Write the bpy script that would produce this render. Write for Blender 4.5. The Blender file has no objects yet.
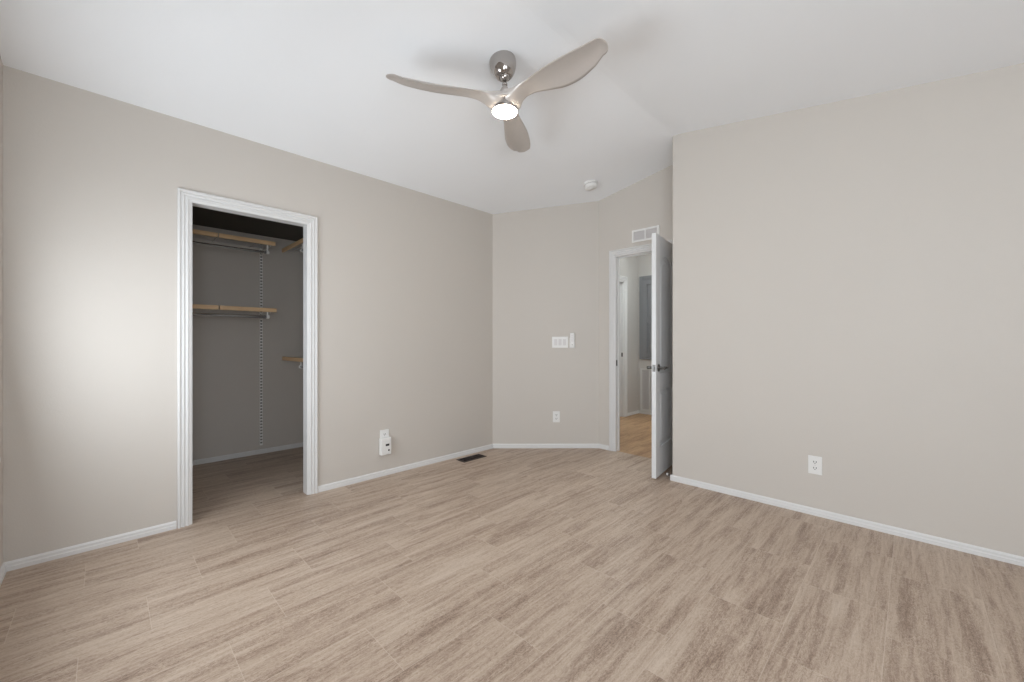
import bpy, bmesh, math
from mathutils import Vector, Matrix

SC = bpy.context.scene
COL = SC.collection

# ------------------------------------------------------------------ camera, world, exposure, daylight
EYE = 1.12
cam_d = bpy.data.cameras.new('camera'); cam = bpy.data.objects.new('camera', cam_d); COL.objects.link(cam)
cam_d.sensor_width = 36.0
cam_d.lens = 403.48 / 1024 * 36
cam_d.shift_y = 1.0 / 1024
cam_d.clip_start = 0.02
cam.location = (0, 0, EYE)
cam.rotation_euler = (math.radians(90), 0, 0.7805)
SC.camera = cam

SC.view_settings.view_transform = 'Standard'
SC.view_settings.look = 'None'
SC.view_settings.gamma = 1.0
SC.view_settings.use_curve_mapping = False
SC.view_settings.exposure = 0.0
SC.cycles.max_bounces = 16
SC.cycles.diffuse_bounces = 12
SC.cycles.glossy_bounces = 6
SC.cycles.use_denoising = True
SC.cycles.sample_clamp_indirect = 6.0

world = bpy.data.worlds.new('sky'); SC.world = world; world.use_nodes = True
bg = world.node_tree.nodes['Background']
bg.inputs[0].default_value = (0.82, 0.90, 1.0, 1); bg.inputs[1].default_value = 1.0

def area_light(name, loc, target, sx, sy, power, color):
    d = bpy.data.lights.new(name, 'AREA'); d.shape = 'RECTANGLE'; d.size = sx; d.size_y = sy
    d.energy = power; d.color = color
    o = bpy.data.objects.new(name, d); COL.objects.link(o); o.location = loc
    v = Vector(target) - Vector(loc)
    o.rotation_euler = v.to_track_quat('-Z', 'Y').to_euler()
    return o
# area lamps set in the window openings, tilted up like light off bright ground
area_light('daylight_near_window', (-2.10, -0.368, 1.16), (-2.05, 1.6, 1.38), 1.26, 0.98, 30, (0.905, 0.968, 1.02))
area_light('fill_side_window', (1.97, 0.42, 1.35), (0.0, 0.42, 1.70), 1.10, 1.10, 15, (0.905, 0.968, 1.02))  # added fill from an unseen side window, lifts the left wall and closet

area_light('fill_near_window_right', (0.70, -0.368, 1.35), (-0.25, 1.6, 1.95), 1.00, 1.10, 48, (0.905, 0.968, 1.02))  # invented third source, fills the right wall, ceiling and floor

# ------------------------------------------------------------------ house measurements (metres)
XL, XC = -3.145, -4.64          # left wall, back wall of closet
YN, YR = -0.348, 3.2346         # near wall, right wall
XR, YD = -1.379, 3.68           # end of right wall, door wall
XE = 1.95                       # far side wall
RIDGE = -1.36
def ceil_z(x):
    return 2.4696 + 0.18 * (x - XL) if x < RIDGE else 2.4696 + 0.18 * (RIDGE - XL) - 0.157 * (x - RIDGE)

# ------------------------------------------------------------------ materials
def srgb(r, g, b):
    f = lambda c: (c / 255 / 12.92) if c / 255 <= 0.04045 else ((c / 255 + 0.055) / 1.055) ** 2.4
    return (f(r), f(g), f(b), 1)

def mat(name, color, rough=0.5, metal=0.0, bump=0.0, bscale=200.0, var=0.0, vscale=3.0, spec=0.5, emit=None, estr=0.0, stretch=(1, 1, 1)):
    m = bpy.data.materials.new(name); m.use_nodes = True
    nt = m.node_tree; b = nt.nodes['Principled BSDF']
    b.inputs['Roughness'].default_value = rough; b.inputs['Metallic'].default_value = metal
    b.inputs['Specular IOR Level'].default_value = spec
    tc = nt.nodes.new('ShaderNodeTexCoord'); mp = nt.nodes.new('ShaderNodeMapping'); mp.inputs['Scale'].default_value = stretch
    nt.links.new(tc.outputs['Object'], mp.inputs['Vector'])
    n = nt.nodes.new('ShaderNodeTexNoise'); n.inputs['Scale'].default_value = vscale; n.inputs['Detail'].default_value = 4
    nt.links.new(mp.outputs[0], n.inputs['Vector'])
    mx = nt.nodes.new('ShaderNodeMix'); mx.data_type = 'RGBA'
    c = color
    mx.inputs['A'].default_value = tuple(max(0, x * (1 - var)) for x in c[:3]) + (1,)
    mx.inputs['B'].default_value = tuple(min(1, x * (1 + var)) for x in c[:3]) + (1,)
    nt.links.new(n.outputs['Fac'], mx.inputs['Factor']); nt.links.new(mx.outputs['Result'], b.inputs['Base Color'])
    if bump:
        n2 = nt.nodes.new('ShaderNodeTexNoise'); n2.inputs['Scale'].default_value = bscale; n2.inputs['Detail'].default_value = 3
        nt.links.new(mp.outputs[0], n2.inputs['Vector'])
        bp = nt.nodes.new('ShaderNodeBump'); bp.inputs['Strength'].default_value = bump; bp.inputs['Distance'].default_value = 0.002
        nt.links.new(n2.outputs['Fac'], bp.inputs['Height']); nt.links.new(bp.outputs[0], b.inputs['Normal'])
    if emit:
        b.inputs['Emission Color'].default_value = emit; b.inputs['Emission Strength'].default_value = estr
    return m

M = {}
M['wall'] = mat('greige_paint', (0.595, 0.560, 0.520, 1), 0.6, bump=0.25, bscale=160, var=0.015, vscale=1.5, spec=0.35)
M['hall_wall'] = mat('hall_greige_paint', (0.58, 0.56, 0.54, 1), 0.6, bump=0.2, bscale=160, var=0.015, spec=0.3)
M['ceiling'] = mat('white_ceiling_paint', (0.90, 0.925, 0.955, 1), 0.8, bump=0.25, bscale=120, var=0.01, spec=0.2)
M['closet_ceiling'] = mat('dark_taupe_closet_ceiling', (0.085, 0.078, 0.066, 1), 0.8, bump=0.2, bscale=120, var=0.05)  # closet ceiling, far darker than the white room ceiling
M['trim'] = mat('white_gloss_trim', (0.72, 0.72, 0.72, 1), 0.32, var=0.01)
M['plastic'] = mat('white_plastic', (0.80, 0.80, 0.79, 1), 0.35, var=0.01)
M['grille'] = mat('off_white_enamel', (0.68, 0.66, 0.66, 1), 0.4, var=0.01)
M['dark'] = mat('black_plastic', (0.012, 0.012, 0.013, 1), 0.35, var=0.1)
M['duct'] = mat('duct_shadow_grey', (0.10, 0.10, 0.105, 1), 0.8, var=0.1)
M['slot'] = mat('slot_shadow_grey', (0.16, 0.155, 0.15, 1), 0.7, var=0.05)
M['bronze'] = mat('dark_bronze_metal', (0.030, 0.020, 0.017, 1), 0.45, metal=0.3, var=0.15, vscale=30)
M['nickel'] = mat('polished_nickel', (0.46, 0.43, 0.41, 1), 0.10, metal=1.0, var=0.02)
M['blade'] = mat('satin_silver_blade', (0.56, 0.525, 0.50, 1), 0.30, metal=0.30, var=0.03, vscale=60, stretch=(1, 1, 1))
M['handle'] = mat('dark_nickel_handle', (0.13, 0.125, 0.12, 1), 0.30, metal=1.0, var=0.05)
M['chrome'] = mat('chrome_rod', (0.80, 0.82, 0.85, 1), 0.25, metal=1.0, var=0.03)
M['wire'] = mat('grey_coated_wire', (0.60, 0.60, 0.60, 1), 0.35, metal=0.3, var=0.05)
M['rail'] = mat('white_slotted_rail', (0.88, 0.87, 0.85, 1), 0.4, metal=0.0, var=0.05)
M['wood'] = mat('light_maple_wood', srgb(252, 208, 162), 0.45, var=0.16, vscale=14, stretch=(6, 1, 6))
M['door'] = mat('white_door_paint', (0.72, 0.73, 0.745, 1), 0.38, bump=0.1, bscale=300, var=0.01)
M['grey_door'] = mat('grey_cabinet_paint', (0.25, 0.255, 0.27, 1), 0.45, var=0.02)
M['rubber'] = mat('white_rubber', (0.85, 0.85, 0.85, 1), 0.5, var=0.01)
M['lens'] = mat('glowing_lamp_lens', (0.95, 0.92, 0.88, 1), 0.4, emit=(1.0, 0.86, 0.68, 1), estr=70.0)
M['ground'] = mat('pale_gravel_ground', (0.45, 0.40, 0.34, 1), 0.9, var=0.2, vscale=8)

def glass_mat():
    m = bpy.data.materials.new('window_glass'); m.use_nodes = True; nt = m.node_tree
    out = nt.nodes['Material Output']; nt.nodes.remove(nt.nodes['Principled BSDF'])
    t = nt.nodes.new('ShaderNodeBsdfTransparent'); g = nt.nodes.new('ShaderNodeBsdfGlossy'); g.inputs['Roughness'].default_value = 0.02
    fr = nt.nodes.new('ShaderNodeFresnel'); fr.inputs[0].default_value = 1.45
    mx = nt.nodes.new('ShaderNodeMixShader'); nt.links.new(fr.outputs[0], mx.inputs[0]); nt.links.new(t.outputs[0], mx.inputs[1]); nt.links.new(g.outputs[0], mx.inputs[2])
    nt.links.new(mx.outputs[0], out.inputs[0]); return m
M['glass'] = glass_mat()

def floor_mat(name, warm=(1, 1, 1), gain=1.0):
    """Vein-cut stone look plank tile, 0.29 x 0.588 m, veins along y, each row shifted by a third."""
    m = bpy.data.materials.new(name); m.use_nodes = True; nt = m.node_tree; L = nt.links
    b = nt.nodes['Principled BSDF']
    N = nt.nodes.new
    def math_(op, a, b_=None, c_=None):
        n = N('ShaderNodeMath'); n.operation = op
        for i, v in enumerate((a, b_, c_)):
            if v is None: continue
            if isinstance(v, (int, float)): n.inputs[i].default_value = v
            else: L.new(v, n.inputs[i])
        return n.outputs[0]
    geo = N('ShaderNodeNewGeometry'); sep = N('ShaderNodeSeparateXYZ'); L.new(geo.outputs['Position'], sep.inputs[0])
    x, y = sep.outputs[0], sep.outputs[1]
    a = math_('DIVIDE', math_('SUBTRACT', -2.10, x), 0.29)
    row = math_('FLOOR', a); fx = math_('FRACT', a)
    bb = math_('DIVIDE', math_('SUBTRACT', y, math_('ADD', 0.13, math_('MULTIPLY', row, 0.196))), 0.588)
    colm = math_('FLOOR', bb); fy = math_('FRACT', bb)
    dx = math_('MULTIPLY', math_('MINIMUM', fx, math_('SUBTRACT', 1.0, fx)), 0.29)
    dy = math_('MULTIPLY', math_('MINIMUM', fy, math_('SUBTRACT', 1.0, fy)), 0.588)
    d = math_('MINIMUM', dx, dy)
    grout = math_('SUBTRACT', 1.0, math_('MINIMUM', math_('DIVIDE', d, 0.0018), 1.0))
    idv = N('ShaderNodeCombineXYZ'); L.new(row, idv.inputs[0]); L.new(colm, idv.inputs[1])
    wn = N('ShaderNodeTexWhiteNoise'); wn.noise_dimensions = '2D'; L.new(idv.outputs[0], wn.inputs['Vector'])
    seed = wn.outputs['Value']
    # position with a per-tile offset
    def coord(sx, sy, off):
        c = N('ShaderNodeCombineXYZ')
        L.new(math_('ADD', math_('MULTIPLY', x, sx), math_('MULTIPLY', seed, 37.0 + off)), c.inputs[0])
        L.new(math_('ADD', math_('MULTIPLY', y, sy), math_('MULTIPLY', seed, 91.0)), c.inputs[1])
        L.new(math_('MULTIPLY', seed, 13.0), c.inputs[2]); return c.outputs[0]
    def noise(vec, scale, det, dist=0.0, rough=0.5):
        n = N('ShaderNodeTexNoise'); n.inputs['Scale'].default_value = scale; n.inputs['Detail'].default_value = det
        n.inputs['Distortion'].default_value = dist; n.inputs['Roughness'].default_value = rough
        L.new(vec, n.inputs['Vector']); return n.outputs['Fac']
    broad = noise(coord(20.0, 1.3, 0), 1.0, 4, 0.3)
    fine = noise(coord(75.0, 5.0, 5), 1.0, 5, 0.8, 0.6)
    fleck = noise(coord(95.0, 40.0, 9), 1.0, 5, 2.2, 0.7)
    v = math_('ADD', math_('MULTIPLY', broad, 0.30), math_('ADD', math_('MULTIPLY', fine, 0.42), math_('MULTIPLY', fleck, 0.50)))
    v = math_('ADD', v, math_('MULTIPLY', math_('SUBTRACT', seed, 0.5), 0.015))
    band = math_('MINIMUM', math_('MAXIMUM', math_('MULTIPLY', math_('SUBTRACT', 0.53, noise(coord(13.0, 1.1, 3), 1.0, 2, 0.2)), 7.0), 0.0), 1.0)
    ridge = math_('ABSOLUTE', math_('SUBTRACT', noise(coord(62.0, 20.0, 17), 1.0, 3, 2.6, 0.6), 0.5))
    crack = math_('MAXIMUM', math_('SUBTRACT', 1.0, math_('DIVIDE', ridge, 0.045)), 0.0)
    v = math_('SUBTRACT', v, math_('MULTIPLY', math_('MULTIPLY', band, math_('ADD', 0.3, crack)), 0.135))
    pale = math_('ABSOLUTE', math_('SUBTRACT', noise(coord(55.0, 9.0, 23), 1.0, 3, 1.8, 0.6), 0.5))
    v = math_('ADD', v, math_('MULTIPLY', math_('MAXIMUM', math_('SUBTRACT', 1.0, math_('DIVIDE', pale, 0.03)), 0.0), 0.035))
    v = math_('SUBTRACT', v, 0.084)
    cr = N('ShaderNodeValToRGB'); L.new(v, cr.inputs[0])
    e = cr.color_ramp.elements
    stops = [(0.33, (118, 98, 84)), (0.43, (146, 126, 110)), (0.50, (163, 144, 127)), (0.57, (173, 155, 138)), (0.68, (186, 170, 154))]
    while len(e) < len(stops): e.new(0.5)
    for el, (p, c) in zip(e, stops):
        k = srgb(*c); el.position = p; el.color = (k[0] * warm[0] * gain, k[1] * warm[1] * gain, k[2] * warm[2] * gain, 1)
    gk = srgb(196, 182, 166)
    mx = N('ShaderNodeMix'); mx.data_type = 'RGBA'; L.new(math_('MULTIPLY', grout, 0.55), mx.inputs['Factor'])
    L.new(cr.outputs[0], mx.inputs['A']); mx.inputs['B'].default_value = (gk[0] * warm[0] * gain, gk[1] * warm[1] * gain, gk[2] * warm[2] * gain, 1)
    L.new(mx.outputs['Result'], b.inputs['Base Color'])
    b.inputs['Roughness'].default_value = 0.42; b.inputs['Specular IOR Level'].default_value = 0.4
    bp = N('ShaderNodeBump'); bp.inputs['Strength'].default_value = 0.25; bp.inputs['Distance'].default_value = 0.001
    L.new(math_('SUBTRACT', v, grout), bp.inputs['Height']); L.new(bp.outputs[0], b.inputs['Normal'])
    return m
M['floor'] = floor_mat('vein_cut_floor_tile', (1.0, 1.015, 1.04), 1.20)
M['hall_floor'] = floor_mat('warm_hall_floor_tile', (1.22, 0.98, 0.70), 0.98)

# ------------------------------------------------------------------ helpers
def tag(o, label=None, cat=None, group=None, kind=None):
    if label: o['label'] = label
    if cat: o['category'] = cat
    if group: o['group'] = group
    if kind: o['kind'] = kind
    return o

def world_loc(o):
    v = Vector((0, 0, 0))
    while o is not None:
        v += o.location; o = o.parent
    return v

def obj(name, bm, material, parent=None, smooth=False, bevel=0.0, seg=2):
    """Link a bmesh (given in world coordinates) as ONE mesh object."""
    me = bpy.data.meshes.new(name); 
    if not bm.verts: raise ValueError(name)
    if parent is not None: off = world_loc(parent)
    else:
        xs = [v.co for v in bm.verts]
        off = Vector(((min(c.x for c in xs) + max(c.x for c in xs)) / 2, (min(c.y for c in xs) + max(c.y for c in xs)) / 2, min(c.z for c in xs)))
    bmesh.ops.translate(bm, verts=bm.verts, vec=-off)
    bmesh.ops.recalc_face_normals(bm, faces=bm.faces)
    bm.to_mesh(me); bm.free()
    mats = material if isinstance(material, (list, tuple)) else [material]
    for m in mats: me.materials.append(m)
    if smooth:
        for p in me.polygons: p.use_smooth = True
    o = bpy.data.objects.new(name, me); COL.objects.link(o)
    if parent is None: o.location = off
    else: o.parent = parent
    if bevel:
        md = o.modifiers.new('bevel', 'BEVEL'); md.width = bevel; md.segments = seg; md.limit_method = 'ANGLE'; md.angle_limit = math.radians(40)
        wn = o.modifiers.new('normals', 'WEIGHTED_NORMAL')
    return o

def thing(name, loc, label, cat, group=None):
    o = bpy.data.objects.new(name, None); COL.objects.link(o); o.location = loc; o.empty_display_size = 0.05
    return tag(o, label, cat, group)

def box(bm, x0, x1, y0, y1, z0, z1, mi=0, mtx=None):
    vs = [bm.verts.new((x, y, z)) for z in (z0, z1) for x, y in ((x0, y0), (x1, y0), (x1, y1), (x0, y1))]
    fs = [bm.faces.new([vs[i] for i in q]) for q in ((0, 3, 2, 1), (4, 5, 6, 7), (0, 1, 5, 4), (1, 2, 6, 5), (2, 3, 7, 6), (3, 0, 4, 7))]
    for f in fs: f.material_index = mi
    if mtx is not None:
        for v in vs: v.co = mtx @ v.co
    return vs

def prism(bm, foot, z0, ztop, mi=0):
    """Vertical prism over a footprint; ztop is a number or a function of x."""
    zt = ztop if callable(ztop) else (lambda x: ztop)
    lo = [bm.verts.new((x, y, z0(x) if callable(z0) else z0)) for x, y in foot]; hi = [bm.verts.new((x, y, zt(x))) for x, y in foot]
    n = len(foot)
    fs = [bm.faces.new(lo[::-1]), bm.faces.new(hi)] + [bm.faces.new([lo[i], lo[(i + 1) % n], hi[(i + 1) % n], hi[i]]) for i in range(n)]
    for f in fs: f.material_index = mi

def extrude_poly(bm, pts, vec, mi=0):
    a = [bm.verts.new(p) for p in pts]; b = [bm.verts.new(Vector(p) + Vector(vec)) for p in pts]; n = len(pts)
    fs = [bm.faces.new(a[::-1]), bm.faces.new(b)] + [bm.faces.new([a[i], a[(i + 1) % n], b[(i + 1) % n], b[i]]) for i in range(n)]
    for f in fs: f.material_index = mi

def sweep(bm, prof, path, up=(0, 0, 1), side=None, mi=0):
    """Sweep closed profile [(out, up)] along a straight segment path (p0, p1) with given out and up vectors."""
    p0, p1 = Vector(path[0]), Vector(path[1]); s = Vector(side); u = Vector(up)
    a = [bm.verts.new(p0 + s * o + u * h) for o, h in prof]; b = [bm.verts.new(p1 + s * o + u * h) for o, h in prof]; n = len(prof)
    fs = [bm.faces.new(a[::-1]), bm.faces.new(b)] + [bm.faces.new([a[i], a[(i + 1) % n], b[(i + 1) % n], b[i]]) for i in range(n)]
    for f in fs: f.material_index = mi

def loft(bm, rings, mi=0, cap=True, closed=False):
    vr = [[bm.verts.new(p) for p in r] for r in rings]; n = len(vr[0])
    rng = range(len(vr)) if closed else range(len(vr) - 1)
    for k in rng:
        a, b = vr[k], vr[(k + 1) % len(vr)]
        for i in range(n):
            f = bm.faces.new([a[i], a[(i + 1) % n], b[(i + 1) % n], b[i]]); f.material_index = mi
    if cap and not closed:
        for r in (vr[0][::-1], vr[-1]):
            f = bm.faces.new(r); f.material_index = mi

def tube(bm, pts, r, seg=8, mi=0):
    pts = [Vector(p) for p in pts]; rings = []
    for i, p in enumerate(pts):
        d = (pts[min(i + 1, len(pts) - 1)] - pts[max(i - 1, 0)]).normalized()
        ref = Vector((0, 0, 1)) if abs(d.z) < 0.9 else Vector((1, 0, 0))
        a = d.cross(ref).normalized(); b = a.cross(d)
        rr = r[i] if isinstance(r, (list, tuple)) else r
        rings.append([p + (a * math.cos(t) + b * math.sin(t)) * rr for t in [2 * math.pi * k / seg for k in range(seg)]])
    loft(bm, rings, mi)

def lathe(bm, prof, origin, axis=(0, 0, 1), seg=40, mi=0):
    """prof: [(radius, height along axis)], capped at both ends."""
    ax = Vector(axis).normalized(); ref = Vector((1, 0, 0)) if abs(ax.x) < 0.9 else Vector((0, 1, 0))
    a = ax.cross(ref).normalized(); b = ax.cross(a); o = Vector(origin)
    loft(bm, [[o + ax * h + (a * math.cos(t) + b * math.sin(t)) * max(r, 1e-4) for t in [2 * math.pi * k / seg for k in range(seg)]] for r, h in prof], mi)

def struct(name, bm, m, parent=None, **k):
    o = obj(name, bm, m, parent, **k)
    if parent is None: o['kind'] = 'structure'
    return o

UPZ = lambda x: ceil_z(x) + 0.03

# ------------------------------------------------------------------ setting: floor, ceiling, walls
bm = bmesh.new(); box(bm, -4.75, 2.06, -0.46, 3.70, -0.10, 0.0); struct('floor', bm, M['floor'])
bm = bmesh.new(); box(bm, -4.75, -1.0, 3.70, 6.05, -0.10, -0.0008); struct('floor_hall', bm, M['hall_floor'])
bm = bmesh.new(); box(bm, -30, 30, -30, -0.46, -0.70, -0.60); box(bm, 2.06, 30, -0.46, 30, -0.70, -0.60); struct('ground', bm, M['ground'])
bm = bmesh.new()
zr = ceil_z(RIDGE)
prof = [(-4.80, ceil_z(-4.80)), (RIDGE - .05, ceil_z(RIDGE - .05)), (RIDGE - .02, zr - .0055), (RIDGE, zr - .0043), (RIDGE + .02, zr - .0052), (RIDGE + .05, ceil_z(RIDGE + .05)), (2.10, ceil_z(2.10))]
pts = [(x, -0.50, z) for x, z in prof] + [(x, -0.50, z + 0.15) for x, z in reversed(prof)]
extrude_poly(bm, pts, (0, 6.6, 0)); struct('ceiling', bm, M['ceiling'])

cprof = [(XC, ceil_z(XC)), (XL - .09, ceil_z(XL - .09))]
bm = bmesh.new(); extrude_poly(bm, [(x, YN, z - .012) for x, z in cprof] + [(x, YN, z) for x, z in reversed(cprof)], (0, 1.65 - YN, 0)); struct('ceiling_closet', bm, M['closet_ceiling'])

# closet opening in the left wall
CY0, CY1, CZ = 0.380, 1.043, 1.979
bm = bmesh.new()
T = 0.07
prism(bm, [(XL - T, YN), (XL, YN), (XL, CY0 - .015), (XL - T, CY0 - .015)], 0, UPZ)
prism(bm, [(XL - T, CY1 + .015), (XL, CY1 + .015), (XL, 2.885), (XL - T, 2.925)], 0, UPZ)
prism(bm, [(XL - T, CY0 - .015), (XL, CY0 - .015), (XL, CY1 + .015), (XL - T, CY1 + .015)], CZ + .015, UPZ)
struct('wall_left', bm, M['wall'])
q = T / math.sqrt(2)
bm = bmesh.new(); prism(bm, [(XL, 2.885), (-2.35, YD), (-2.35 - .03, YD + .07), (XL - T, 2.925)], 0, UPZ); struct('wall_back_diagonal', bm, M['wall'])
# door wall
DX0, DX1, DZ = -2.150, -1.545, 1.990
YB = YD + 0.07
bm = bmesh.new()
prism(bm, [(-2.38, YB), (-2.35, YD), (DX0 - .015, YD), (DX0 - .015, YB)], 0, UPZ)
prism(bm, [(DX1 + .015, YD), (XR, YD), (XR, YB), (DX1 + .015, YB)], 0, UPZ)
prism(bm, [(DX0 - .015, YD), (DX1 + .015, YD), (DX1 + .015, YB), (DX0 - .015, YB)], DZ + .015, UPZ)
struct('wall_back', bm, M['wall'])
# right wall with its rounded outside corner and return
r = 0.012
arc = [(XR + r - r * math.cos(t), YR + r - r * math.sin(t)) for t in [math.pi / 2 * k / 6 for k in range(7)]]
bm = bmesh.new()
def up_ridge(x): return UPZ(x)
foot = [(XR, YB)] + arc + [(RIDGE, YR), (RIDGE, YB)]
prism(bm, foot, 0, UPZ)
prism(bm, [(RIDGE, YR), (XE, YR), (XE, YR + .09), (RIDGE, YR + .09)], 0, UPZ)
struct('wall_right', bm, M['wall'])

def wall_with_window(name, axis, a0, a1, c0, c1, wins, m):
    """axis 'x': wall runs along x between a0, a1, depth c0..c1; openings in wins."""
    bm = bmesh.new()
    def F(p0, p1, q0, q1):
        return [(p0, q0), (p1, q0), (p1, q1), (p0, q1)] if axis == 'x' else [(q0, p0), (q1, p0), (q1, p1), (q0, p1)]
    cuts = sorted([a0, a1] + [w for p in wins for w in p[:2]])
    if axis == 'x' and a0 < RIDGE < a1: cuts = sorted(cuts + [RIDGE])
    for p0, p1 in zip(cuts[:-1], cuts[1:]):
        hit = [w for w in wins if p0 >= w[0] - 1e-6 and p1 <= w[1] + 1e-6]
        if hit:
            prism(bm, F(p0, p1, c0, c1), 0, hit[0][2]); prism(bm, F(p0, p1, c0, c1), hit[0][3], UPZ)
        else: prism(bm, F(p0, p1, c0, c1), 0, UPZ)
    return struct(name, bm, m)
NW = (-2.79, -1.41, 0.62, 1.70)
NW2 = (0.17, 1.23, 0.78, 1.92)
EW = (-0.18, 1.02, 0.75, 1.95)
wall_with_window('wall_near', 'x', -4.73, XE + .09, YN - .09, YN, [NW, NW2], M['wall'])
wall_with_window('wall_side', 'y', YN, YR + .09, XE, XE + .09, [EW], M['wall'])

def window(name, axis, c, w0, w1, z0, z1, inward):
    """White vinyl slider window in its opening: frame, meeting rail, sill and two panes."""
    def B(bm, p0, p1, q0, q1, za, zb):
        if axis == 'x': box(bm, p0, p1, min(q0, q1), max(q0, q1), za, zb)
        else: box(bm, min(q0, q1), max(q0, q1), p0, p1, za, zb)
    o = c - inward * 0.07; i = c - inward * 0.03
    bm = bmesh.new(); f = 0.05; mid = (w0 + w1) / 2
    B(bm, w0, w0 + f, o, i, z0, z1); B(bm, w1 - f, w1, o, i, z0, z1)
    B(bm, w0 + f, w1 - f, o, i, z0, z0 + f); B(bm, w0 + f, w1 - f, o, i, z1 - f, z1); B(bm, mid - .025, mid + .025, o, i, z0 + f, z1 - f)
    w = struct(name, bm, M['trim'], bevel=.003)
    bm = bmesh.new(); g = (o + i) / 2
    B(bm, w0 + f, mid - .025, g - .002, g + .002, z0 + f, z1 - f); B(bm, mid + .025, w1 - f, g - .002, g + .002, z0 + f, z1 - f)
    obj('window_pane', bm, M['glass'], w)
    bm = bmesh.new(); B(bm, w0 - .03, w1 + .03, c - inward * .03, c + inward * .03, z0 - .025, z0)
    obj('window_sill', bm, M['trim'], w, bevel=.004)
window('window_1', 'x', YN, NW[0], NW[1], NW[2], NW[3], 1)
window('added_window_right', 'x', YN, NW2[0], NW2[1], NW2[2], NW2[3], 1)  # unseen window added to house the right-hand fill lamp
window('added_window_side', 'y', XE, EW[0], EW[1], EW[2], EW[3], -1)  # unseen window added as the source of the side fill

# closet and hall shells
bm = bmesh.new(); prism(bm, [(XC - .09, YN), (XC, YN), (XC, 1.65), (XC - .09, 1.65)], 0, UPZ); struct('wall_closet_back', bm, M['wall'])
bm = bmesh.new(); prism(bm, [(XC - .09, 1.65), (XL - T, 1.65), (XL - T, 1.74), (XC - .09, 1.74)], 0, UPZ); struct('wall_closet_end', bm, M['wall'])
HX, HY = -3.06, 5.92
HD0, HD1, HDZ = 4.78, 5.478, 2.03
bm = bmesh.new()
prism(bm, [(HX - .12, 3.03), (HX, 3.11), (HX, HD0), (HX - .12, HD0)], 0, UPZ)
prism(bm, [(HX - .12, HD1), (HX, HD1), (HX, HY), (HX - .12, HY)], 0, UPZ)
prism(bm, [(HX - .12, HD0), (HX, HD0), (HX, HD1), (HX - .12, HD1)], HDZ, UPZ)
struct('wall_hall_left', bm, M['hall_wall'])
bm = bmesh.new(); prism(bm, [(-4.70, HY), (RIDGE, HY), (RIDGE, HY + .09), (-4.70, HY + .09)], 0, UPZ); struct('wall_hall_back', bm, M['hall_wall'])
bm = bmesh.new(); prism(bm, [(XR, YB), (RIDGE, YB), (RIDGE, HY), (XR, HY)], 0, UPZ); struct('wall_hall_right', bm, M['hall_wall'])
bm = bmesh.new(); prism(bm, [(-4.70, 4.3), (-4.61, 4.3), (-4.61, HY), (-4.70, HY)], 0, UPZ); prism(bm, [(-4.61, 4.3), (HX - .12, 4.3), (HX - .12, 4.39), (-4.61, 4.39)], 0, UPZ)
struct('wall_side_room', bm, M['hall_wall'])

# ------------------------------------------------------------------ baseboards
BP = [(0, 0), (.012, 0), (.012, .020), (.009, .024), (.009, .036), (.004, .044), (0, .045)]
def baseboard(name, segs):
    bm = bmesh.new()
    for p0, p1, side in segs:
        sweep(bm, BP, ((p0[0], p0[1], 0), (p1[0], p1[1], 0)), side=(side[0], side[1], 0))
    return struct(name, bm, M['trim'])
s2 = 1 / math.sqrt(2)
baseboard('baseboard_left', [((XL, YN), (XL, .304), (1, 0)), ((XL, 1.115), (XL, 2.885), (1, 0))])
baseboard('baseboard_diagonal', [((XL, 2.885), (-2.35, YD), (s2, -s2))])
baseboard('baseboard_back', [((-2.35, YD), (-2.225, YD), (0, -1)), ((-1.465, YD), (XR, YD), (0, -1))])
baseboard('baseboard_return', [((XR, YR - .011), (XR, YD), (-1, 0))])
baseboard('baseboard_right', [((XR - .011, YR), (XE, YR), (0, -1))])
baseboard('baseboard_near', [((XL, YN), (XE, YN), (0, 1))])
baseboard('baseboard_side', [((XE, YN), (XE, YR), (-1, 0))])
baseboard('baseboard_closet', [((XC, YN), (XC, 1.65), (1, 0)), ((XC, 1.65), (XL - T, 1.65), (0, -1))])
baseboard('baseboard_hall_left', [((HX, HD1 + .07), (HX, HY), (1, 0)), ((HX, 3.2), (HX, HD0 - .07), (1, 0))])
baseboard('baseboard_hall_back', [((HX, HY), (XR, HY), (0, -1))])

# ------------------------------------------------------------------ door casings: fluted moulding profile swept round three sides with mitres
CP = [(0, 0), (0, .014), (.005, .019), (.011, .019), (.015, .010), (.022, .010), (.025, .015), (.030, .015), (.034, .008), (.041, .008), (.044, .013), (.050, .013), (.054, .006), (.060, .006), (.065, .004), (.065, 0)]
def casing(bm, origin, along, out, w0, w1, z1, width):
    """Casing whose INNER edge bounds w0..w1 and z1; along/out are unit vectors; profile runs outer -> inner."""
    A, O = Vector(along), Vector(out); o = Vector(origin); k = width / .065
    def ring(mitre):
        res = []
        for d, h in CP:
            e = width - d * k           # distance outwards from the inner edge
            if mitre == 0: p = o + A * (w0 - e) + Vector((0, 0, 0))
            elif mitre == 1: p = o + A * (w0 - e) + Vector((0, 0, z1 + e))
            elif mitre == 2: p = o + A * (w1 + e) + Vector((0, 0, z1 + e))
            else: p = o + A * (w1 + e)
            res.append(p + O * h)
        return res
    loft(bm, [ring(i) for i in range(4)])
bm = bmesh.new()
casing(bm, (XL, 0, 0), (0, 1, 0), (1, 0, 0), CY0 - .005, CY1 + .005, CZ + .003, .066)
box(bm, XL - T - .01, XL + .001, CY0 - .015, CY0, 0, CZ + .015)
box(bm, XL - T - .01, XL + .001, CY1, CY1 + .015, 0, CZ + .015)
box(bm, XL - T - .01, XL + .001, CY0, CY1, CZ, CZ + .015)
casing(bm, (XL - T, 0, 0), (0, 1, 0), (-1, 0, 0), CY0 - .005, CY1 + .005, CZ + .003, .066)
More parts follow.
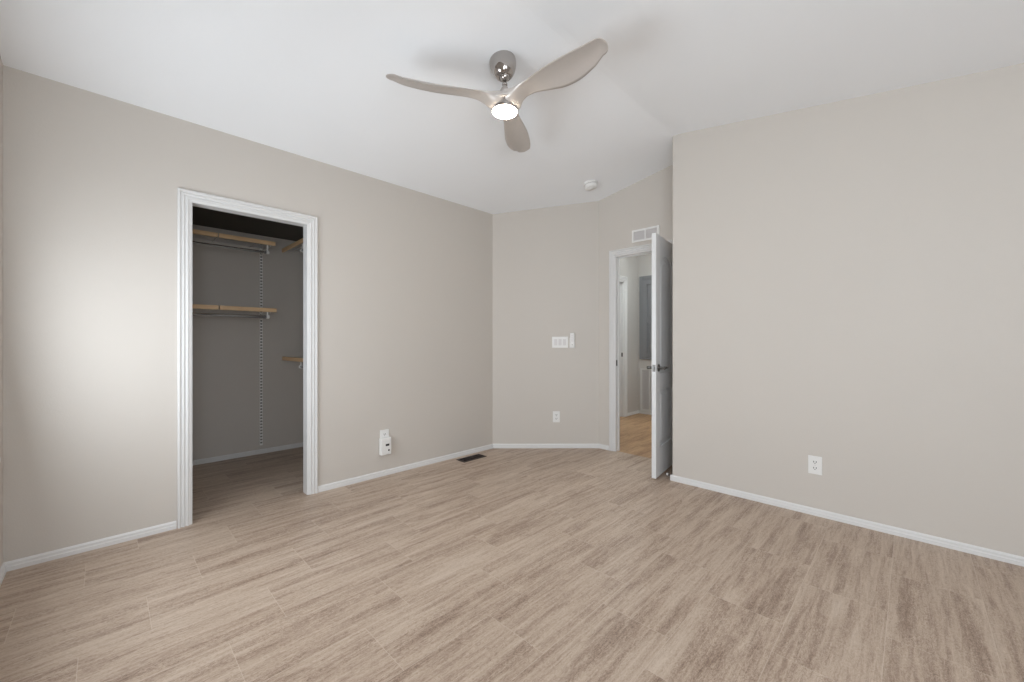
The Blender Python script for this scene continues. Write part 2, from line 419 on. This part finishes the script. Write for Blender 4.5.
struct('trim_1', bm, M['trim'])
bm = bmesh.new()
casing(bm, (0, YD, 0), (1, 0, 0), (0, -1, 0), DX0 - .004, DX1 + .004, DZ + .003, .066)
casing(bm, (0, YB, 0), (1, 0, 0), (0, 1, 0), DX0 - .004, DX1 + .004, DZ + .003, .066)
box(bm, DX0 - .015, DX0, YD - .001, YB + .001, 0, DZ + .015)
box(bm, DX1, DX1 + .015, YD - .001, YB + .001, 0, DZ + .015)
box(bm, DX0, DX1, YD - .001, YB + .001, DZ, DZ + .015)
box(bm, DX0, DX0 + .010, YD + .042, YD + .062, 0, DZ)      # door stops
box(bm, DX0 + .010, DX1, YD + .042, YD + .062, DZ - .010, DZ)
tr2 = struct('trim_2', bm, M['trim'])
bm = bmesh.new(); box(bm, DX0, DX0 + .0015, YD + .006, YD + .030, .875, .935); box(bm, DX0 + .0015, DX0 + .0025, YD + .012, YD + .024, .892, .918)
obj('strike_plate', bm, M['handle'], tr2)
bm = bmesh.new()
casing(bm, (HX, 0, 0), (0, 1, 0), (1, 0, 0), HD0 - .004, HD1 + .004, HDZ + .003, .066)
box(bm, HX - .125, HX + .001, HD0, HD0 + .015, 0, HDZ); box(bm, HX - .125, HX + .001, HD1 - .015, HD1, 0, HDZ); box(bm, HX - .125, HX + .001, HD0 + .015, HD1 - .015, HDZ - .015, HDZ)
box(bm, HX - .075, HX - .045, HD1 - .027, HD1 - .015, 0, HDZ - .015)
tr3 = struct('trim_3', bm, M['trim'])
bm = bmesh.new(); box(bm, HX - .038, HX - .014, HD1 - .0165, HD1 - .0145, .90, .96)
obj('strike_plate', bm, M['handle'], tr3)

# ------------------------------------------------------------------ bedroom door leaf, standing open against the return wall
def panel_door(name, mtx, L, z0, z1, th, panels, material, stile=.10):
    """Leaf in local s (0..L), t (0..th), z; each panel (z bottom, z top, arch rise)."""
    bm = bmesh.new()
    box(bm, 0, stile, 0, th, z0, z1); box(bm, L - stile, L, 0, th, z0, z1)
    zs = z0
    for (pb, pt, rise) in panels:
        box(bm, stile, L - stile, 0, th, zs, pb)
        # recessed ground with a raised bevelled field on both faces
        box(bm, stile, L - stile, th * .36, th * .64, pb, pt + rise)
        for side in (0, 1):
            ta, tb = (th * .36, th * .06) if side == 0 else (th * .64, th * .94)
            n = 10
            def outline(m_):
                a, b = stile + m_, L - stile - m_; c = (a + b) / 2
                p = [(a, pb + m_), (b, pb + m_)]
                for k in range(n + 1):
                    u = k / n; s = b + (a - b) * u
                    p.append((s, pt - m_ + rise * math.sin(math.pi * u) ** 1.0))
                return p
            o1, o2 = outline(.018), outline(.052)
            v1 = [bm.verts.new((s, ta, z)) for s, z in o1]; v2 = [bm.verts.new((s, tb, z)) for s, z in o2]
            for k in range(len(v1)): bm.faces.new([v1[k], v1[(k + 1) % len(v1)], v2[(k + 1) % len(v2)], v2[k]])
            bm.faces.new(v2); bm.faces.new(v1[::-1])
        zs = pt
        if rise:
            n = 12; a, b = stile, L - stile
            for k in range(n):
                u0, u1 = k / n, (k + 1) / n
                pts = [(a + (b - a) * u0, 0, pt + rise * math.sin(math.pi * u0)), (a + (b - a) * u1, 0, pt + rise * math.sin(math.pi * u1)), (a + (b - a) * u1, 0, pt + rise + .01), (a + (b - a) * u0, 0, pt + rise + .01)]
                extrude_poly(bm, pts, (0, th, 0))
            zs = pt + rise + .01
    box(bm, stile, L - stile, 0, th, zs, z1)
    bmesh.ops.transform(bm, matrix=mtx, verts=bm.verts)
    return struct(name, bm, material)

hx, hy = -1.549, 3.695
sdir = Vector((0.0785, -0.552, 0)); LEAF = sdir.length; sdir.normalize()
tdir = Vector((sdir.y, -sdir.x, 0))         # towards -x: leaf thickness
MD = Matrix(((sdir.x, tdir.x, 0, hx), (sdir.y, tdir.y, 0, hy), (0, 0, 1, 0), (0, 0, 0, 1)))
door = panel_door('door_1', MD, LEAF, .012, 2.005, .035, [(.25, .73, 0), (.86, 1.80, .05)], M['door'], .095)
hz, hs = .907, LEAF - .060
for side in (-1, 1):
    t0 = 0.0 if side < 0 else .035
    P = lambda s, t, z: MD @ Vector((s, t0 + side * t, z))
    bm = bmesh.new()
    lathe(bm, [(.030, 0), (.031, .003), (.029, .008), (.012, .011), (.010, .040), (.013, .044), (.013, .056), (.006, .058)], P(hs, 0, hz), axis=(tdir * side), seg=24)
    tube(bm, [P(hs, .050, hz), P(hs - .03, .052, hz + .002), P(hs - .07, .050, hz + .001), P(hs - .105, .046, hz - .002)], [.011, .009, .008, .007], seg=12)
    obj('lever_handle', bm, M['handle'], door, smooth=True)
bm = bmesh.new(); box(bm, LEAF, LEAF + .0015, .006, .029, hz - .028, hz + .028, mtx=MD); box(bm, LEAF + .0015, LEAF + .010, .011, .024, hz - .010, hz + .010, mtx=MD)
obj('latch_plate', bm, M['handle'], door)
for z in (.22, 1.02, 1.80):
    bm = bmesh.new(); tube(bm, [(hx + .006, hy - .012, z - .045), (hx + .006, hy - .012, z + .045)], .006)
    obj('hinge', bm, M['handle'], door)

# ------------------------------------------------------------------ hall: furnace closet door and return air grille
bm = bmesh.new()
gx0, gx1, gz0, gz1 = -3.035, -2.36, .85, 2.145
casing_w = .05
for a, b, c, d in ((gx0, gx0 + casing_w, gz0, gz1), (gx1 - casing_w, gx1, gz0, gz1), (gx0 + casing_w, gx1 - casing_w, gz1 - casing_w, gz1), (gx0 + casing_w, gx1 - casing_w, gz0, gz0 + .03)):
    box(bm, a, b, HY - .018, HY, c, d)
fd = struct('door_2', bm, M['grey_door'], bevel=.003)
bm = bmesh.new()
lx0, lx1, lz0, lz1 = gx0 + casing_w + .003, gx1 - casing_w - .003, gz0 + .033, gz1 - casing_w - .003
st = .075
box(bm, lx0, lx0 + st, HY - .024, HY - .002, lz0, lz1); box(bm, lx1 - st, lx1, HY - .024, HY - .002, lz0, lz1)
zz = lz0
for pb, pt in ((lz0 + .07, 1.41), (1.50, lz1 - .08)):
    box(bm, lx0 + st, lx1 - st, HY - .024, HY - .002, zz, pb)
    box(bm, lx0 + st, lx1 - st, HY - .006, HY - .002, pb, pt); box(bm, lx0 + st + .03, lx1 - st - .03, HY - .019, HY - .002, pb + .03, pt - .03); zz = pt
box(bm, lx0 + st, lx1 - st, HY - .024, HY - .002, zz, lz1)
obj('door_panel', bm, M['grey_door'], fd, bevel=.004)

rg = thing('return_air_grille', (-2.75, HY, .04), 'tall white louvred return air grille low on the hall end wall', 'air grille')
ax0, ax1, az0, az1 = -3.02, -2.50, .045, .715
bm = bmesh.new()
for a, b, c, d in ((ax0, ax0 + .03, az0, az1), (ax1 - .03, ax1, az0, az1), (ax0 + .03, ax1 - .03, az0, az0 + .03), (ax0 + .03, ax1 - .03, az1 - .03, az1), (ax0 + .14, ax0 + .16, az0 + .03, az1 - .03)):
    box(bm, a, b, HY - .016, HY - .0005, c, d)
obj('frame', bm, M['trim'], rg, bevel=.002)
bm = bmesh.new(); z = az0 + .036
while z < az1 - .04:
    extrude_poly(bm, [(ax0 + .03, HY - .012, z), (ax0 + .03, HY - .013, z + .001), (ax0 + .03, HY - .003, z + .011), (ax0 + .03, HY - .002, z + .010)], (ax1 - ax0 - .06, 0, 0)); z += .014
obj('louvre_panel', bm, M['grille'], rg)
bm = bmesh.new(); box(bm, ax0 + .03, ax1 - .03, HY - .0018, HY - .0004, az0 + .03, az1 - .03); obj('filter_backing', bm, M['grille'], rg)

# ------------------------------------------------------------------ ceiling fan
FX, FY = -1.654, 1.611
HZ = 2.531
FS = 1.03
fan = thing('ceiling_fan', (FX, FY, 2.40), 'three-bladed satin nickel ceiling fan with lit round lamp hanging from the sloped white ceiling', 'ceiling fan')
cz = ceil_z(FX)
nrm = Vector((.18, 0, -1)).normalized()     # out of the sloped ceiling, downwards
CXC = FX - .018; cz = ceil_z(CXC)
bm = bmesh.new()
lathe(bm, [(.076, -.004), (.077, .004), (.077, .018), (.074, .040), (.066, .064), (.053, .087), (.042, .099), (.035, .103), (.031, .102)], (CXC, FY, cz) , axis=nrm, seg=48)
obj('canopy', bm, M['nickel'], fan, smooth=True)
c0 = Vector((CXC, FY, cz)) + nrm * .096
bm = bmesh.new()
lathe(bm, [(.004, .030), (.018, .026), (.027, .014), (.030, 0), (.027, -.012), (.019, -.022), (.014, -.026)], (c0.x, c0.y, c0.z), seg=32)
obj('hanger_ball', bm, M['nickel'], fan, smooth=True)
bm = bmesh.new(); tube(bm, [(c0.x, c0.y, c0.z - .02), (FX, FY, HZ + .035)], .0105, 20); lathe(bm, [(.012, .052), (.015, .046), (.016, .038), (.012, .034)], (FX, FY, HZ + .02), seg=24)
obj('downrod', bm, M['nickel'], fan, smooth=True)
bm = bmesh.new()
lathe(bm, [(.014, .050), (.018, .044), (.023, .030), (.035, .012), (.055, -.004), (.075, -.018), (.090, -.034), (.097, -.046), (.096, -.052), (.082, -.056), (.070, -.057)], (FX, FY, HZ), seg=48)
hub = obj('motor_housing', bm, M['blade'], fan, smooth=True)
bm = bmesh.new()
lathe(bm, [(.060, -.045), (.070, -.050), (.0715, -.054), (.0715, -.090), (.069, -.093), (.060, -.093)], (FX, FY, HZ), seg=48)
obj('lamp_ring', bm, M['nickel'], fan, smooth=True)
bm = bmesh.new()
lathe(bm, [(.060, -.090), (.0700, -.0935), (.0700, -.0975), (.066, -.1005), (.048, -.1025), (.025, -.103), (.002, -.103)], (FX, FY, HZ), seg=48)
obj('lamp_lens', bm, M['lens'], fan, smooth=True)

ST = [.030, .055, .080, .10, .12, .14, .16, .18, .20, .225, .25, .27, .29, .315, .34, .36, .38, .405, .43, .45, .47, .495, .52, .54, .56, .575, .59, .598, .606, .613, .619, .624, .627, .629]
def lerp(xs, ys, x):
    if x <= xs[0]: return ys[0]
    for i in range(len(xs) - 1):
        if x <= xs[i + 1]:
            # catmull-rom for a fair outline
            t = (x - xs[i]) / (xs[i + 1] - xs[i]); p0 = ys[max(i - 1, 0)]; p1, p2 = ys[i], ys[i + 1]; p3 = ys[min(i + 2, len(ys) - 1)]
            return .5 * ((2 * p1) + (-p0 + p2) * t + (2 * p0 - 5 * p1 + 4 * p2 - p3) * t * t + (-p0 + 3 * p1 - 3 * p2 + p3) * t ** 3)
    return ys[-1]
RS = [.030, .065, .10, .18, .27, .36, .45, .54, .60, .62, .629]
WA = [-.074, -.070, -.060, -.060, -.075, -.089, -.094, -.092, -.085, -.082, -.081]
ZA = [-.020, -.024, -.026, -.020, -.018, -.018, -.018, -.016, -.009, -.008, -.008]
WB = [.080, .070, .050, .038, .046, .053, .046, .024, .001, -.006, -.010]
ZB = [-.036, -.033, -.029, -.034, -.050, -.065, -.066, -.052, -.030, -.024, -.020]
for k in range(3):
    th = math.radians(6.70 + 120 * k)
    d = Vector((math.cos(th), math.sin(th), 0)); p = Vector((-math.sin(th), math.cos(th), 0)); h0 = Vector((FX, FY, HZ))
    bm = bmesh.new(); rings = []
    for r_ in ST:
        wa, za, wb, zb = (lerp(RS, a, r_) for a in (WA, ZA, WB, ZB))
        if r_ > .59:
            k_ = math.sqrt(max(.0004, 1 - ((r_ - .59) / .0392) ** 2))
            wa, za, wb, zb = (lerp(RS, a, .59) for a in (WA, ZA, WB, ZB))
            mw, mz = (wa + wb) / 2, (za + zb) / 2
            wa, wb, za, zb = mw + (wa - mw) * k_, mw + (wb - mw) * k_, mz + (za - mz) * k_, mz + (zb - mz) * k_
        th_ = lerp([.03, .06, .10, .14, .2, .6, .629], [.030, .022, .014, .011, .009, .006, .004], r_)     # thickness
        drop = lerp([.03, .06, .085, .11, .14, .18, .24, .63], [.048, .050, .043, .027, .012, .003, 0, 0], r_)               # root flares down into the housing
        n = 12; top, bot = [], []
        for i in range(n + 1):
            u = i / n; w = wa + (wb - wa) * u; z = za + (zb - za) * u
            camber = .020 * math.sin(math.pi * u) * min(1, r_ / .3) * lerp([.03, .50, .60, .629], [1, 1, .45, .0], r_)
            e = math.sqrt(max(0, 1 - (2 * u - 1) ** 2)) * .5
            edge = max(e, .12)
            lift = lerp([.03, .07, .12, .63], [.018, .008, 0, 0], r_) * math.sin(math.pi * u)
            top.append(h0 + (d * r_ + p * w + Vector((0, 0, z + camber + lift + th_ * edge))) * FS)
            bot.append(h0 + (d * r_ + p * w + Vector((0, 0, z + camber - th_ * edge - drop * math.sin(math.pi * u) ** .6))) * FS)
        rings.append(top + bot[::-1])
    loft(bm, rings)
    obj('blade', bm, M['blade'], fan, smooth=True)

# ------------------------------------------------------------------ smoke detector on the sloped ceiling
sx, sy = -2.19, 3.28
sd = thing('smoke_detector', (sx, sy, ceil_z(sx) - .04), 'round white smoke detector on the ceiling just before the doorway wall', 'smoke detector')
bm = bmesh.new(); lathe(bm, [(.066, -.003), (.067, .004), (.064, .010), (.056, .011)], (sx, sy, ceil_z(sx)), axis=nrm, seg=40); obj('mounting_base', bm, M['plastic'], sd, smooth=True)
bm = bmesh.new(); lathe(bm, [(.055, .008), (.061, .013), (.061, .034), (.056, .046), (.044, .052), (.022, .053), (.020, .057), (.003, .058)], (sx, sy, ceil_z(sx)), axis=nrm, seg=40)
obj('cover', bm, M['plastic'], sd, smooth=True)
bm = bmesh.new(); 
for k in range(20):
    t = 2 * math.pi * k / 20; ax = nrm; a = ax.cross(Vector((0, 1, 0))).normalized(); b_ = ax.cross(a)
    c = Vector((sx, sy, ceil_z(sx))) + ax * .019 + (a * math.cos(t) + b_ * math.sin(t)) * .0600
    mt = Matrix.Translation(c) @ Matrix(((a * math.cos(t) + b_ * math.sin(t)).to_tuple() + (0,), (b_ * math.cos(t) - a * math.sin(t)).to_tuple() + (0,), ax.to_tuple() + (0,), (0, 0, 0, 1))).transposed()
    box(bm, -.0005, .0008, -.006, .006, -.003, .003, mtx=mt)
obj('sounder_slots', bm, M['duct'], sd)

# ------------------------------------------------------------------ supply vent above the door
av = thing('air_vent', (-1.826, YD, 2.10), 'white two-section wall air vent above the open door', 'air vent')
vx0, vx1, vz0, vz1 = -1.966, -1.686, 2.100, 2.221
bm = bmesh.new()
for a, b, c, d in ((vx0, vx0 + .02, vz0, vz1), (vx1 - .02, vx1, vz0, vz1), (vx0 + .02, vx1 - .02, vz0, vz0 + .018), (vx0 + .02, vx1 - .02, vz1 - .018, vz1), (-1.833, -1.819, vz0 + .018, vz1 - .018)):
    box(bm, a, b, YD - .010, YD - .0005, c, d)
obj('frame', bm, M['plastic'], av, bevel=.002)
bm = bmesh.new(); x = vx0 + .024
while x < vx1 - .028:
    extrude_poly(bm, [(x, YD - .009, vz0 + .018), (x + .0012, YD - .009, vz0 + .018), (x + .0072, YD - .002, vz0 + .018), (x + .006, YD - .002, vz0 + .018)], (0, 0, vz1 - vz0 - .036)); x += .0085
obj('louvres', bm, M['grille'], av)
bm = bmesh.new(); box(bm, vx0 + .02, vx1 - .02, YD - .0015, YD - .0004, vz0 + .018, vz1 - .018); obj('damper', bm, M['grille'], av)

# ------------------------------------------------------------------ wall plates
def frame_on(origin, along, out):
    A, O = Vector(along).normalized(), Vector(out).normalized(); Z = Vector((0, 0, 1))
    return Matrix(((A.x, O.x, 0, origin[0]), (A.y, O.y, 0, origin[1]), (0, 0, 1, origin[2]), (0, 0, 0, 1)))
def outlet(mt, label, w=.073, h=.117, cover_lower=False):
    c = mt @ Vector((0, 0, -h / 2))
    t = thing('wall_outlet', c, label, 'outlet', 'white duplex outlets on the walls')
    bm = bmesh.new(); box(bm, -w / 2, w / 2, .0005, .006, -h / 2, h / 2, mtx=mt); obj('cover_plate', bm, M['plastic'], t, bevel=.0025)
    for s in (1, -1):
        bm = bmesh.new(); zc = s * .0195
        n = 20; pts = []
        for k in range(n):
            a = 2 * math.pi * k / n; pts.append((max(-.0145, min(.0145, .0175 * math.cos(a))), .006, zc + .0145 * math.sin(a) if abs(math.sin(a)) < 2 else 0))
        extrude_poly(bm, [mt @ Vector(p_) for p_ in pts], (mt.to_3x3() @ Vector((0, .002, 0))))
        for px in (-.0065, .0065): box(bm, px - .0019, px + .0019, .0078, .0084, zc - .002, zc + .008, 1, mtx=mt)
        box(bm, -.0025, .0025, .0078, .0084, zc - .0095, zc - .005, 1, mtx=mt)
        obj('receptacle', bm, [M['plastic'], M['dark']], t)
    bm = bmesh.new(); lathe(bm, [(.0032, 0), (.0034, .001), (.002, .0016)], mt @ Vector((0, .006, 0)), axis=mt.to_3x3() @ Vector((0, 1, 0)), seg=12); obj('screw', bm, M['grille'], t, smooth=True)
    return t
outlet(frame_on((-.443, YR, .324), (1, 0, 0), (0, -1, 0)), 'white duplex outlet low on the wide right-hand wall')
outlet(frame_on((-2.669, 3.361, .330), (1, 1, 0), (1, -1, 0)), 'small white duplex outlet low on the narrow angled wall below the switches')
outlet(frame_on((XL, 1.652, .326), (0, 1, 0), (1, 0, 0)), 'white outlet on the left wall partly hidden behind the plugged-in device', w=.080)

# plug-in device: a rounded white box with a dark display window and a button
mt = frame_on((XL, 1.645, .256), (0, 1, 0), (1, 0, 0))
dv = thing('plug_in_alarm', mt @ Vector((0, 0, -.075)), 'white plug-in alarm with small black display in the outlet right of the closet', 'plug-in alarm')
bm = bmesh.new(); box(bm, -.045, .046, .0085, .050, -.073, .068, mtx=mt); obj('body', bm, M['plastic'], dv, bevel=.007, seg=3)
bm = bmesh.new(); box(bm, -.006, .026, .0495, .0512, .001, .017, mtx=mt); obj('display', bm, M['dark'], dv, bevel=.0006)
bm = bmesh.new(); lathe(bm, [(.0070, 0), (.0070, .0022), (.004, .0030)], mt @ Vector((.022, .0495, -.036)), axis=(1, 0, 0), seg=16); obj('button', bm, M['dark'], dv, smooth=True)
bm = bmesh.new()
for k in range(5): box(bm, -.026 + k * .010, -.020 + k * .010, .0495, .0506, .040, .043, mtx=mt)
obj('sound_slots', bm, M['grille'], dv)

# triple switch plate and fan remote on the angled wall
mt = frame_on((-2.6414, 3.3886, 1.1175), (1, 1, 0), (1, -1, 0))
sw = thing('light_switch', mt @ Vector((0, 0, -.06)), 'white three-gang light switch plate on the angled wall beside the fan remote', 'light switch')
bm = bmesh.new(); box(bm, -.084, .084, .0005, .006, -.0585, .0585, mtx=mt); obj('cover_plate', bm, M['plastic'], sw, bevel=.0025)
for k in (-1, 0, 1):
    bm = bmesh.new()
    pr = [(-.0165, .005, -.033), (-.0165, .0085, -.033), (-.0165, .0062, 0), (-.0165, .0068, .033), (-.0165, .005, .033)]
    extrude_poly(bm, [mt @ (Vector(p_) + Vector((k * .046, 0, 0))) for p_ in pr], mt.to_3x3() @ Vector((.033, 0, 0)))
    obj('rocker', bm, M['grille'], sw)
mt = frame_on((-2.5525, 3.4775, 1.136), (1, 1, 0), (1, -1, 0))
rm = thing('fan_remote', mt @ Vector((0, 0, -.08)), 'slim upright white fan remote in its wall holder just right of the switch plate', 'remote control')
bm = bmesh.new(); box(bm, -.027, .027, .0005, .008, -.079, .030, mtx=mt); box(bm, -.027, -.024, .008, .020, -.079, -.020, mtx=mt); box(bm, .024, .027, .008, .020, -.079, -.020, mtx=mt); box(bm, -.024, .024, .008, .020, -.079, -.074, mtx=mt)
obj('wall_holder', bm, M['plastic'], rm, bevel=.002)
bm = bmesh.new(); box(bm, -.0235, .0235, .0085, .022, -.0735, .079, mtx=mt); obj('remote_body', bm, M['plastic'], rm, bevel=.004)
for z in (.055, .035, .015, -.005):
    bm = bmesh.new(); box(bm, -.012, .012, .0215, .0232, z - .005, z + .005, mtx=mt); obj('button', bm, M['grille'], rm, bevel=.001)
bm = bmesh.new(); lathe(bm, [(.004, 0), (.004, .0012), (.002, .0016)], mt @ Vector((0, .022, -.045)), axis=mt.to_3x3() @ Vector((0, 1, 0)), seg=14); obj('power_button', bm, M['dark'], rm)

# ------------------------------------------------------------------ floor register
fr = thing('floor_register', (-3.01, 2.49, 0), 'dark bronze slotted floor vent beside the left wall baseboard', 'floor vent')
rx0, rx1, ry0, ry1 = -3.072, -2.952, 2.350, 2.630
bm = bmesh.new()
for a, b, c, d in ((rx0, rx0 + .016, ry0, ry1), (rx1 - .016, rx1, ry0, ry1), (rx0 + .016, rx1 - .016, ry0, ry0 + .016), (rx0 + .016, rx1 - .016, ry1 - .016, ry1), ((rx0 + rx1) / 2 - .004, (rx0 + rx1) / 2 + .004, ry0 + .016, ry1 - .016)):
    box(bm, a, b, c, d, .0003, .005)
obj('frame', bm, M['bronze'], fr, bevel=.0015)
bm = bmesh.new(); y = ry0 + .019
while y < ry1 - .020:
    box(bm, rx0 + .016, rx1 - .016, y, y + .0028, .0012, .0038); y += .0095
obj('slats', bm, M['bronze'], fr)
bm = bmesh.new(); box(bm, rx0 + .016, rx1 - .016, ry0 + .016, ry1 - .016, .0002, .0008); obj('damper', bm, M['dark'], fr)

# ------------------------------------------------------------------ spring door stop on the return wall
ds = thing('door_stop', (XR - .03, 3.30, .02), 'small dark spring door stop with white tip on the baseboard behind the open door', 'door stop')
sy_, sz_ = 3.288, .020
bm = bmesh.new()
pts = []
for k in range(97):
    t = 2 * math.pi * k / 12; u = k / 96; pts.append((XR - .010 - .045 * u, sy_ + .0075 * math.cos(t), sz_ + .003 * u + .0075 * math.sin(t)))
tube(bm, pts, .0014, 6); lathe(bm, [(.011, 0), (.011, .003), (.004, .005)], (XR - .0085, sy_, sz_), axis=(-1, 0, 0), seg=16)
obj('spring', bm, M['handle'], ds, smooth=True)
bm = bmesh.new(); lathe(bm, [(.007, 0), (.0095, .002), (.0095, .012), (.006, .015)], (XR - .054, sy_, sz_ + .003), axis=(-1, 0, .05), seg=16); obj('tip', bm, M['rubber'], ds, smooth=True)

# ------------------------------------------------------------------ closet shelving
def wire_shelf(name, label, along, a0, a1, depth_axis, front, back, ztop, group, breaks):
    """Ventilated shelf: long grey wires, cross wires and a maple front strip. along 'y' or 'x'."""
    def P(a, d, z): return (d, a, z) if along == 'y' else (a, d, z)
    t = thing(name, P((a0 + a1) / 2, (front + back) / 2, ztop - .04), label, 'shelf', group)
    sgn = 1 if back > front else -1
    cuts = [a0] + breaks + [a1]
    for i in range(len(cuts) - 1):
        bm = bmesh.new(); p0, p1 = cuts[i] + (.004 if i else 0), cuts[i + 1] - (.004 if i < len(cuts) - 2 else 0)
        A, B = P(p0, front, ztop - .037), P(p1, front + sgn * .014, ztop)
        box(bm, min(A[0], B[0]), max(A[0], B[0]), min(A[1], B[1]), max(A[1], B[1]), ztop - .037, ztop)
        obj('front_strip', bm, M['wood'], t, bevel=.002)
    bm = bmesh.new()
    n = 10
    for i in range(n):
        d = front + sgn * (.022 + (abs(back - front) - .030) * i / (n - 1))
        tube(bm, [P(a0 + .004, d, ztop - .012), P(a1 - .004, d, ztop - .012)], .0028, 6)
    obj('long_wires', bm, M['wire'], t)
    a = a1 - .14
    while a > a0:
        bm = bmesh.new(); tube(bm, [P(a, front + sgn * .012, ztop - .019), P(a, back - sgn * .004, ztop - .019)], .0035, 6); a -= .30
        obj('cross_wire', bm, M['wire'], t)
    return t
def bracket(bm, along, a, front, back, ztop):
    def P(a_, d, z): return (d, a_, z) if along == 'y' else (a_, d, z)
    sgn = 1 if back > front else -1
    prf = [(back - sgn * .004, ztop - .038), (front + sgn * .012, ztop - .038), (front + sgn * .012, ztop - .048), (back - sgn * .10, ztop - .060), (back - sgn * .004, ztop - .095)]
    e = (0, .004, 0) if along == 'y' else (.004, 0, 0)
    extrude_poly(bm, [P(a, d, z) for d, z in prf], e)

def hanging_rod(label, along, a0, a1, d, zrod, zshelf, hooks, rr):
    def P(a, dd, z): return (dd, a, z) if along == 'y' else (a, dd, z)
    t = thing('hanging_rod', P((a0 + a1) / 2, d, zrod - .02), label, 'closet rod', 'closet hanging rods')
    bm = bmesh.new(); tube(bm, [P(a0, d, zrod), P(a1, d, zrod)], rr, 16); obj('rod', bm, M['chrome'], t, smooth=True)
    for h in hooks:
        bm = bmesh.new()
        A, B = P(h - .006, d - .004, 0), P(h + .006, d + .004, 0)
        box(bm, min(A[0], B[0]), max(A[0], B[0]), min(A[1], B[1]), max(A[1], B[1]), zrod, zshelf)
        tube(bm, [P(h - .010, d, zrod), P(h + .010, d, zrod)], rr + .005, 16)
        obj('rod_hook', bm, M['rail'], t)
    bm = bmesh.new(); tube(bm, [P(a1, d, zrod), P(a1 + .006, d, zrod)], rr + .003, 16); obj('end_cap', bm, M['plastic'], t)
    return t
FB = -4.300
wire_shelf('closet_shelf', 'upper wire shelf with maple front edge along the closet back wall', 'y', YN + .01, 1.145, 'x', FB, XC, 2.072, 'wire closet shelves', [.100, .700])
wire_shelf('closet_shelf', 'lower wire shelf with maple front edge along the closet back wall', 'y', YN + .01, 1.155, 'x', FB, XC, 1.440, 'wire closet shelves', [.100, .705])
wire_shelf('closet_shelf', 'upper wire shelf on the closet end wall, at the top right of the doorway', 'x', -4.620, -3.40, 'y', 1.288, 1.65, 2.082, 'wire closet shelves', [-3.95])
wire_shelf('closet_shelf', 'lower wire shelf on the closet end wall, small maple edge at mid height', 'x', -4.610, -3.40, 'y', 1.288, 1.65, .970, 'wire closet shelves', [-3.95])
hanging_rod('chrome hanging rod under the upper shelf on the closet back wall', 'y', YN + .02, 1.090, FB - .015, 1.962, 2.034, [.35, 1.080], .0105)
hanging_rod('chrome hanging rod under the lower shelf on the closet back wall', 'y', YN + .02, 1.090, FB - .015, 1.356, 1.402, [.35, 1.080], .0145)
hanging_rod('short chrome rod under the upper end-wall shelf in the closet', 'x', -4.12, -3.42, 1.315, 1.985, 2.044, [-4.09, -3.5], .0125)
hanging_rod('short chrome rod under the lower end-wall shelf in the closet', 'x', -4.16, -3.42, 1.315, .885, .932, [-4.13, -3.5], .0125)

def standard(label, along, a, wallpos, sgn, z0, z1, shelves):
    def P(a_, d, z): return (d, a_, z) if along == 'y' else (a_, d, z)
    t = thing('shelf_rail', P(a, wallpos, z0), label, 'shelf rail')
    bm = bmesh.new()
    A, B = P(a - .0125, wallpos, 0), P(a + .0125, wallpos + sgn * .010, 0)
    box(bm, min(A[0], B[0]), max(A[0], B[0]), min(A[1], B[1]), max(A[1], B[1]), z0, z1)
    z = z0 + .02
    while z < z1 - .02:
        A, B = P(a - .0085, wallpos + sgn * .0098, 0), P(a + .0085, wallpos + sgn * .0106, 0)
        box(bm, min(A[0], B[0]), max(A[0], B[0]), min(A[1], B[1]), max(A[1], B[1]), z, z + .014, 1); z += .0305
    obj('slotted_rail', bm, [M['rail'], M['slot']], t)
    for front, zt in shelves:
        bm = bmesh.new(); bracket(bm, along, a - .002, front, wallpos + sgn * .010, zt); obj('bracket', bm, M['rail'], t)
    return t
standard('slotted white upright rail on the closet back wall carrying both shelves', 'y', 1.105, XC, 1, .085, 2.115, [(FB, 2.072), (FB, 1.440)])
standard('slotted upright rail on the closet end wall beside the doorway', 'x', -4.00, 1.65, -1, .085, 2.16, [(1.288, 2.082), (1.288, .970)])

# ------------------------------------------------------------------ added fill lamps for hall and side room, out of view
def fill_lamp(x, y, label, power, color):
    z = ceil_z(x)
    t = thing('added_fill_lamp', (x, y, z - .08), label, 'ceiling lamp', 'added fill lamps outside the bedroom')
    bm = bmesh.new(); lathe(bm, [(.13, -.004), (.13, .014), (.12, .018)], (x, y, z), axis=nrm, seg=32); obj('base', bm, M['nickel'], t, smooth=True)
    m = mat('fill_lamp_glow', (.9, .9, .88, 1), .4, emit=(.93, 1, 1, 1), estr=power)
    bm = bmesh.new(); lathe(bm, [(.115, .014), (.118, .03), (.10, .055), (.06, .072), (.01, .078)], (x, y, z), axis=nrm, seg=32); obj('glass_dome', bm, m, t, smooth=True)
fill_lamp(-2.2, 4.85, 'added unseen lamp to brighten the hall beyond the open door', 120.0, None)
fill_lamp(-3.95, 5.0, 'added unseen lamp to brighten the room off the hall', 60.0, None)
